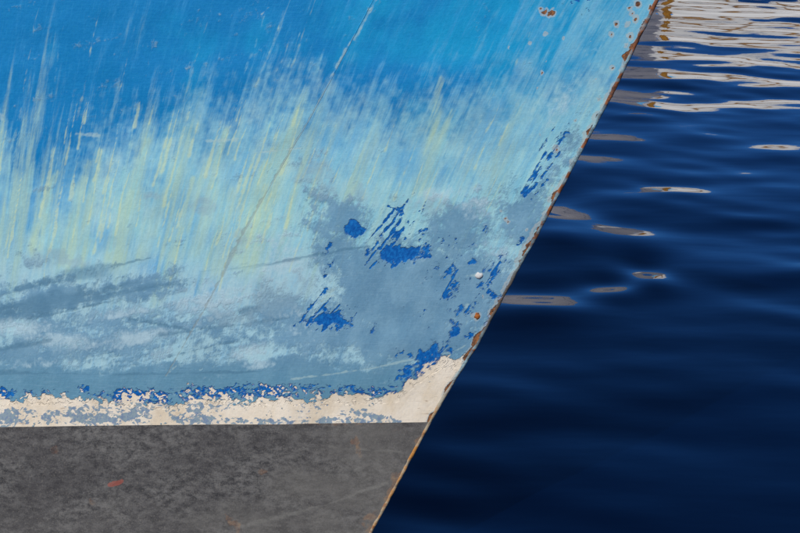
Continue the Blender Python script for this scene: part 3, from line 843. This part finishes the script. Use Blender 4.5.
# ---- raised seam across the topsides
def seam():
    pts = [(376, -6), (352, 40), (334, 74), (310, 118), (290, 152), (262, 200), (240, 238), (222, 276), (203, 312), (183, 346), (166, 376)]
    px = np.interp(np.linspace(0, 1, 160), np.linspace(0, 1, len(pts)), [p[0] for p in pts])
    py = np.interp(np.linspace(0, 1, 160), np.linspace(0, 1, len(pts)), [p[1] for p in pts])
    px = px + 1.0 * (fbm(py / 12, py * 0, 61, 3) - .5)
    V = []; n = 5
    for x, y in zip(px, py):
        d, z = pixel_to_hull(x, y); d = np.array(d); z = np.array(z)
        P = hull_point(d, z)
        pxx, pyy = x, y
        P[1] -= float((fbm(np.array([pxx / 120]), np.array([pyy / 90]), 81, 3)[0] - 0.5) * 0.016 * min(1, float(d) / 0.25))
        w = 0.0019; h = 0.0013 * np.interp(y, [0, 90, 200, 376], [1.2, 1.0, .35, .15])
        for k in range(n):
            a = math.pi * k / (n - 1)
            V.append(P + np.array([w * math.cos(a), -h * math.sin(a) + 0.0004, 0]))
    q = np.array([(i * n + k, i * n + k + 1, (i + 1) * n + k + 1, (i + 1) * n + k) for i in range(159) for k in range(n - 1)])
    o = fast_mesh("weld_seam", to_local(np.array(V)), q, M_PAINT, boat)
    F = paint_fields(np.repeat(px, n), np.repeat(py, n))
    for k, v in F.items(): set_attr(o, k, v)
seam()

# ---- what stands above the frame: capping rail and deck
def deck_and_rail():
    ds = np.linspace(0.0, 10.9, 90)
    z = SHEER(ds)
    V = []
    for side in (-1, 1):
        base = hull_point(ds, z, side)
        out = side * PORT
        ring = [(-0.03, 0.0), (0.03, 0.0), (0.03, 0.06), (-0.03, 0.06)]
        for b in base:
            for (o_, u) in ring: V.append(b + out * o_ + np.array([0, 0, u]))
    n = len(ds); q = []
    for s in range(2):
        off = s * n * 4
        for i in range(n - 1):
            for k in range(4):
                a = off + i * 4 + k; b = off + i * 4 + (k + 1) % 4
                q.append((a, b, b + 4, a + 4) if s else (a, a + 4, b + 4, b))
    fast_mesh("capping_rail", to_local(np.array(V)), np.array(q), M_OCHRE, boat)
    zd = z - 0.55
    L = hull_point(ds, zd, -1); R = hull_point(ds, zd, 1)
    fast_mesh("deck", to_local(np.concatenate([L, R])), grid_faces(2, n), M_DECK, boat)
    d = np.full(20, 10.9)
    zz = np.linspace(-0.9, 2.75, 20)
    dd = x_stem(zz) - x_stem(np.zeros(1)) + 0 * zz + float(cols[-1])
    d = np.full(20, float(cols[-1]))
    L = hull_point(d, zz, -1); R = hull_point(d, zz, 1)
    fast_mesh("transom", to_local(np.concatenate([L, R])), grid_faces(2, 20), M_DECK, boat)
deck_and_rail()

# ------------------------------------------------------------------ a white boat moored further out: the camera only sees it mirrored in the water
def box(name, c, s, mat, parent, bev=0.0):
    import bmesh
    bm = bmesh.new()
    bmesh.ops.create_cube(bm, size=1.0)
    for v in bm.verts:
        v.co = Vector((v.co.x * s[0] + c[0], v.co.y * s[1] + c[1], v.co.z * s[2] + c[2]))
    if bev: bmesh.ops.bevel(bm, geom=bm.edges[:], offset=bev, segments=2, affect='EDGES')
    me = bpy.data.meshes.new(name); bm.to_mesh(me); bm.free()
    me.materials.append(mat)
    o = bpy.data.objects.new(name, me); COL.objects.link(o); o.parent = parent
    return o

def moored_boat(loc, rz, L, B, h, label, M_WHITE, M_OCHRE):
    root = thing("moored_boat", label, "boat", loc, rz)
    n = 40; xs = np.linspace(-L / 2, L / 2, n)
    def half(u): return B / 2 * np.clip(1 - np.maximum(0, (u - 0.15) / 0.85) ** 2.2, 0, 1) * (0.82 + 0.18 * np.clip((u + 1) / 0.8, 0, 1))
    def skin(name, z0, z1, mat, out=0.0):
        u = xs / (L / 2)
        sh = 0.45 * np.maximum(0, u) ** 2
        V = []
        for s in (-1, 1):
            for (z, fl) in ((z0, 0.9 + 0.1 * z0 / h), (z1, 0.9 + 0.1 * z1 / h)):
                V.append(np.stack([xs + 0.35 * (z / h) * np.maximum(0, u) ** 3, s * (half(u) * fl + out), z * (1 + sh / h)], -1))
        V = np.concatenate(V)
        Q = np.concatenate([grid_faces(2, n, 0, False), grid_faces(2, n, 2 * n, True)])
        fast_mesh(name, V, Q, mat, root)
    skin("hull", -0.4, h, M_WHITE)
    skin("boot_stripe", 0.0, 0.18, M_GREY, 0.01)
    skin("rubbing_strake", h - 0.12, h - 0.02, M_OCHRE, 0.04)
    skin("bulwark", h, h + 0.35, M_WHITE)
    skin("capping_rail", h + 0.35, h + 0.43, M_WHITE, 0.03)
    box("stem_post", (L / 2 + 0.25, 0, h * 0.5 + 0.45), (0.12, 0.14, h + 0.9), M_OCHRE, root, 0.03)
    u = xs / (L / 2)
    V = np.concatenate([np.stack([xs, -half(u), np.full(n, h * 0.9)], -1), np.stack([xs, half(u), np.full(n, h * 0.9)], -1)])
    fast_mesh("deck", V, grid_faces(2, n), M_DECK, root)
    w = box("wheelhouse", (-L * 0.16, 0, h + 0.95), (L * 0.26, B * 0.6, 2.1), M_WHITE, root, 0.05)
    for i in range(3):
        box("window", (-L * 0.16 + (i - 1) * L * 0.075, -B * 0.3, h + 1.35), (L * 0.055, 0.03, 0.5), M_DARK, root)
    box("roof", (-L * 0.16, 0, h + 2.05), (L * 0.29, B * 0.68, 0.09), M_OCHRE, root, 0.02)
    box("mast", (L * 0.08, 0, h + 2.2), (0.1, 0.1, 4.4), M_OCHRE, root, 0.02)
    return root

moored_boat((10.7, 26.5, 0), math.radians(184), 12.0, 3.6, 1.15, "white wooden boat with ochre rubbing strake moored beyond, mirrored in the ripples", M_WHITE, M_OCHRE)
moored_boat((-1.4, 28.5, 0), math.radians(3), 12.0, 3.6, 1.9, "grey work boat moored beyond the blue bow, mirrored beside the stem", M_GREY, M_GREY)

print("triangles", sum(sum(len(p.vertices) - 2 for p in o.data.polygons) if len(o.data.polygons) < 5000 else len(o.data.polygons) * 2 for o in bpy.data.objects if o.type == 'MESH'))
